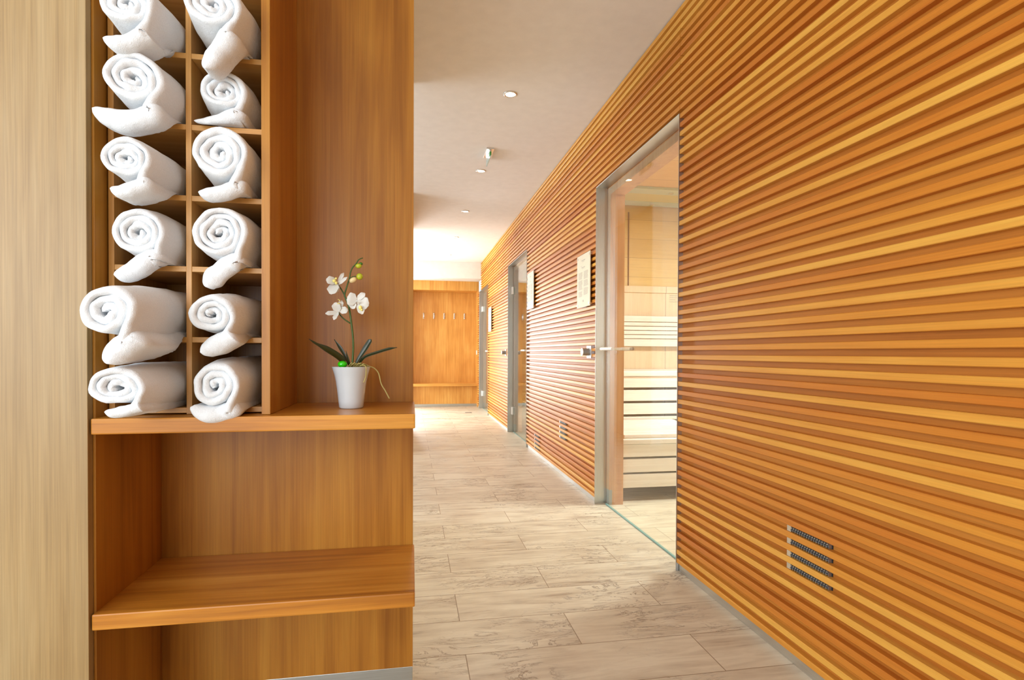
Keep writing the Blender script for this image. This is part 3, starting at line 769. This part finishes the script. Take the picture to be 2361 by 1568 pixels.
b.tube(smoothpts([C5(665, 1525), C5(520, 1425), C5(425, 1325), C5(400, 1260, YP - 0.004)]), 0.0016, 8)
b.tube(smoothpts([C5(600, 1100), C5(680, 1080, YP - 0.01), C5(770, 1040, YP - 0.012)]), 0.0014, 8)
b.tube(smoothpts([C5(650, 510), C5(720, 470), C5(800, 462)]), 0.0010, 8)
b.tube(smoothpts([C5(790, 190), C5(840, 178), C5(880, 180)]), 0.0009, 8)
mk('stem', b, M['stem'], og, smooth=True)

def blade(pts, widths, nrm_hint, cup=0.25, thick=0.0012, tip=None, n=10):
    """a curved leaf or petal of real thickness along a 3-D midline; widths at the control points"""
    mid = catmull([Vector(p) for p in pts], 6)
    k = len(pts) - 1
    ws = []
    for i in range(len(mid)):
        u = i / 6; a = min(int(u), k - 1); f = u - a; f = f * f * (3 - 2 * f)
        ws.append(widths[a] * (1 - f) + widths[a + 1] * f)
    V = []
    for i, p in enumerate(mid):
        d = (mid[min(i + 1, len(mid) - 1)] - mid[max(i - 1, 0)]).normalized()
        s_ = d.cross(Vector(nrm_hint)).normalized(); nn = s_.cross(d).normalized()
        row = []
        for j in range(n + 1):
            x = -1 + 2 * j / n
            row.append(p + s_ * (x * ws[i] / 2) + nn * (cup * ws[i] * 0.5 * x * x))
        V.append((row, nn))
    mb = MB(); A = []; Bk = []
    for i, (row, nn) in enumerate(V):
        A += [q + nn * thick * 0.5 for q in row]; Bk += [q - nn * thick * 0.5 for q in row]
    w_ = n + 1; o = len(A); fs = []
    R_ = len(V)
    for i in range(R_ - 1):
        for j in range(n):
            fs.append((i * w_ + j, i * w_ + j + 1, (i + 1) * w_ + j + 1, (i + 1) * w_ + j))
            fs.append((o + i * w_ + j, o + (i + 1) * w_ + j, o + (i + 1) * w_ + j + 1, o + i * w_ + j + 1))
        fs.append((i * w_, (i + 1) * w_, o + (i + 1) * w_, o + i * w_))
        fs.append((i * w_ + n, o + i * w_ + n, o + (i + 1) * w_ + n, (i + 1) * w_ + n))
    for j in range(n):
        fs.append((j, o + j, o + j + 1, j + 1)); e = (R_ - 1) * w_
        fs.append((e + j, e + j + 1, o + e + j + 1, o + e + j))
    return mb.add(A + Bk, fs)

for pts, wd, hint in (
    ([C6(850, 640), C6(740, 490, YP - 0.008), C6(500, 330, YP - 0.02), C6(240, 190, YP - 0.03), C6(105, 100, YP - 0.035)], [0.006, 0.0165, 0.0155, 0.0055, 0.001], (0.25, -0.95, 0.35)),
    ([C6(930, 660), C6(850, 480, YP + 0.006), C6(740, 290, YP + 0.012), C6(615, 110, YP + 0.016)], [0.005, 0.007, 0.009, 0.0015], (0.3, -1, 0.2)),
    ([C6(935, 660), C6(890, 500, YP - 0.004), C6(850, 335, YP - 0.006)], [0.0045, 0.0055, 0.001], (0.3, -1, 0.1)),
    ([C6(1030, 640), C6(1120, 480, YP - 0.004), C6(1250, 280, YP - 0.008), C6(1330, 150, YP - 0.012), C6(1358, 108, YP - 0.012)], [0.005, 0.010, 0.0135, 0.012, 0.003], (-0.25, -1, 0.3)),
    ([C6(1100, 630), C6(1230, 470, YP - 0.010), C6(1480, 378, YP - 0.02), C6(1700, 310, YP - 0.026), C6(1880, 272, YP - 0.03)], [0.006, 0.0095, 0.0088, 0.0085, 0.001], (-0.1, -0.8, 0.75))):
    mk('leaf', blade(pts, wd, hint, 0.3, 0.0012), M['leaf'], og, smooth=True)

S = 1 / 9.8 / 917.0
def flower(center, petals, lips, cY):
    f0 = MB(); f0.ball(C5(center[0], center[1], cY), 0.0024, 0.0024, 0.0024, 10)
    f = mk('flower', f0, M['petal'], og, smooth=True)
    for (bx, by), (tx, ty), wpx, lift, hint in petals:
        w_ = wpx * S; a = C5(bx, by, cY); e = C5(tx, ty, cY - lift)
        mk('petal', blade([a, a.lerp(e, 0.35) + Vector((0, -0.002, 0)), a.lerp(e, 0.72) + Vector((0, -0.003, 0)), e], [w_ * 0.30, w_ * 0.92, w_ * 0.95, w_ * 0.25], hint, 0.22, 0.0007), M['petal'], f, smooth=True)
    b = MB()
    for (x, y, rx, rz, dy) in lips: b.ball(C5(x, y, cY - dy), rx * S, rx * S, rz * S, 12)
    mk('lip', b, M['lip'], f, smooth=True)
flower((365, 600), [((350, 590), (118, 535), 190, 0.010, (-.2, -1, .2)), ((360, 630), (210, 862), 250, 0.012, (-.3, -1, .1)), ((385, 610), (515, 385), 85, -0.004, (.3, -1, .1)), ((400, 650), (595, 480), 75, 0.006, (.3, -1, .3)), ((385, 650), (330, 830), 130, 0.002, (.4, -1, 0))],
       [(300, 565, 42, 38, 0.010), (340, 510, 26, 24, 0.012), (345, 615, 28, 34, 0.010)], YP - 0.008)
flower((405, 1200), [((385, 1290), (100, 1305), 112, 0.010, (0, -1, .3)), ((395, 1270), (290, 1448), 110, 0.014, (-.4, -1, 0)), ((420, 1250), (608, 1215), 165, 0.004, (.3, -1, .1)), ((400, 1270), (318, 1055), 195, 0.006, (-.2, -1, .2)), ((420, 1220), (470, 1010), 120, -0.003, (.2, -1, .1))],
       [(400, 1075, 34, 14, 0.010), (395, 985, 14, 10, 0.006), (420, 1010, 14, 18, 0.005)], YP - 0.006)
flower((820, 1020), [((810, 1010), (590, 960), 300, 0.004, (-.2, -1, .1)), ((820, 990), (995, 845), 135, 0.002, (.2, -1, .3)), ((760, 1040), (690, 1190), 170, 0.000, (-.2, -1, 0)), ((840, 1050), (1085, 1100), 300, 0.004, (.2, -1, .1)), ((850, 1080), (940, 1320), 160, 0.012, (.1, -1, .1)), ((835, 1110), (850, 1000), 60, 0.014, (0, -1, 0))],
       [(890, 1170, 38, 50, 0.014), (920, 1220, 24, 26, 0.015)], YP - 0.012)
from mathutils import Euler
mk('bud', MB().ball(C5(875, 468), 0.0083, 0.0078, 0.0083, 16), M['bud'], og, smooth=True)
mk('bud', MB().ball(C5(722, 548, YP - 0.003), 0.0098, 0.0068, 0.0066, 16, Euler((0, -0.5, 0))), M['budpale'], og, smooth=True)
mk('bud', MB().ball(C5(850, 228, YP - 0.002), 0.0078, 0.0062, 0.0060, 16), M['bud'], og, smooth=True)
mk('bud', MB().ball(C5(902, 180), 0.0046, 0.0042, 0.0038, 14), M['budgreen'], og, smooth=True)
mk('aerial_root', MB().tube(smoothpts([C6(1130, 640, YP - 0.02), C6(1215, 630, YP - 0.04), C6(1252, 668, YP - 0.053), C6(1255, 760, YP - 0.051), C6(1245, 880, YP - 0.046), C6(1205, 975, YP - 0.044)]), 0.0014, 8), M['root'], og, smooth=True)
mk('aerial_root', MB().tube(smoothpts([C6(1150, 640), C6(1250, 620), C6(1330, 655), C6(1420, 690), C6(1505, 790), C6(1560, 1000), C6(1640, 1140), C6(1725, 1300)]), 0.0015, 8), M['root'], og, smooth=True)
b = MB()
for q in range(9):
    rng = random.Random(q)
    x = 900 + 30 * q
    b.tube(smoothpts([C6(x, 660, YP - 0.01), C6(x + 60, 610 - rng.random() * 30, YP - 0.015 - rng.random() * .01), C6(x + 120, 620, YP - 0.012), C6(x + 150, 665, YP - 0.01)], 5), 0.0013, 7)
mk('root_tangle', b, M['root'], og, smooth=True)
pb = MB().ball(C6(782, 610, YP - 0.012), 0.0118, 0.0115, 0.0088, 20)
o = mk('decorative_pebble', pb, M['pebble'], smooth=True, base=C6(782, 660, YP - 0.012))
tag(o, 'shiny green glass pebble lying at the rim of the orchid pot', 'pebble')

for o in list(bpy.data.objects):
    if 'base' in o: del o['base']
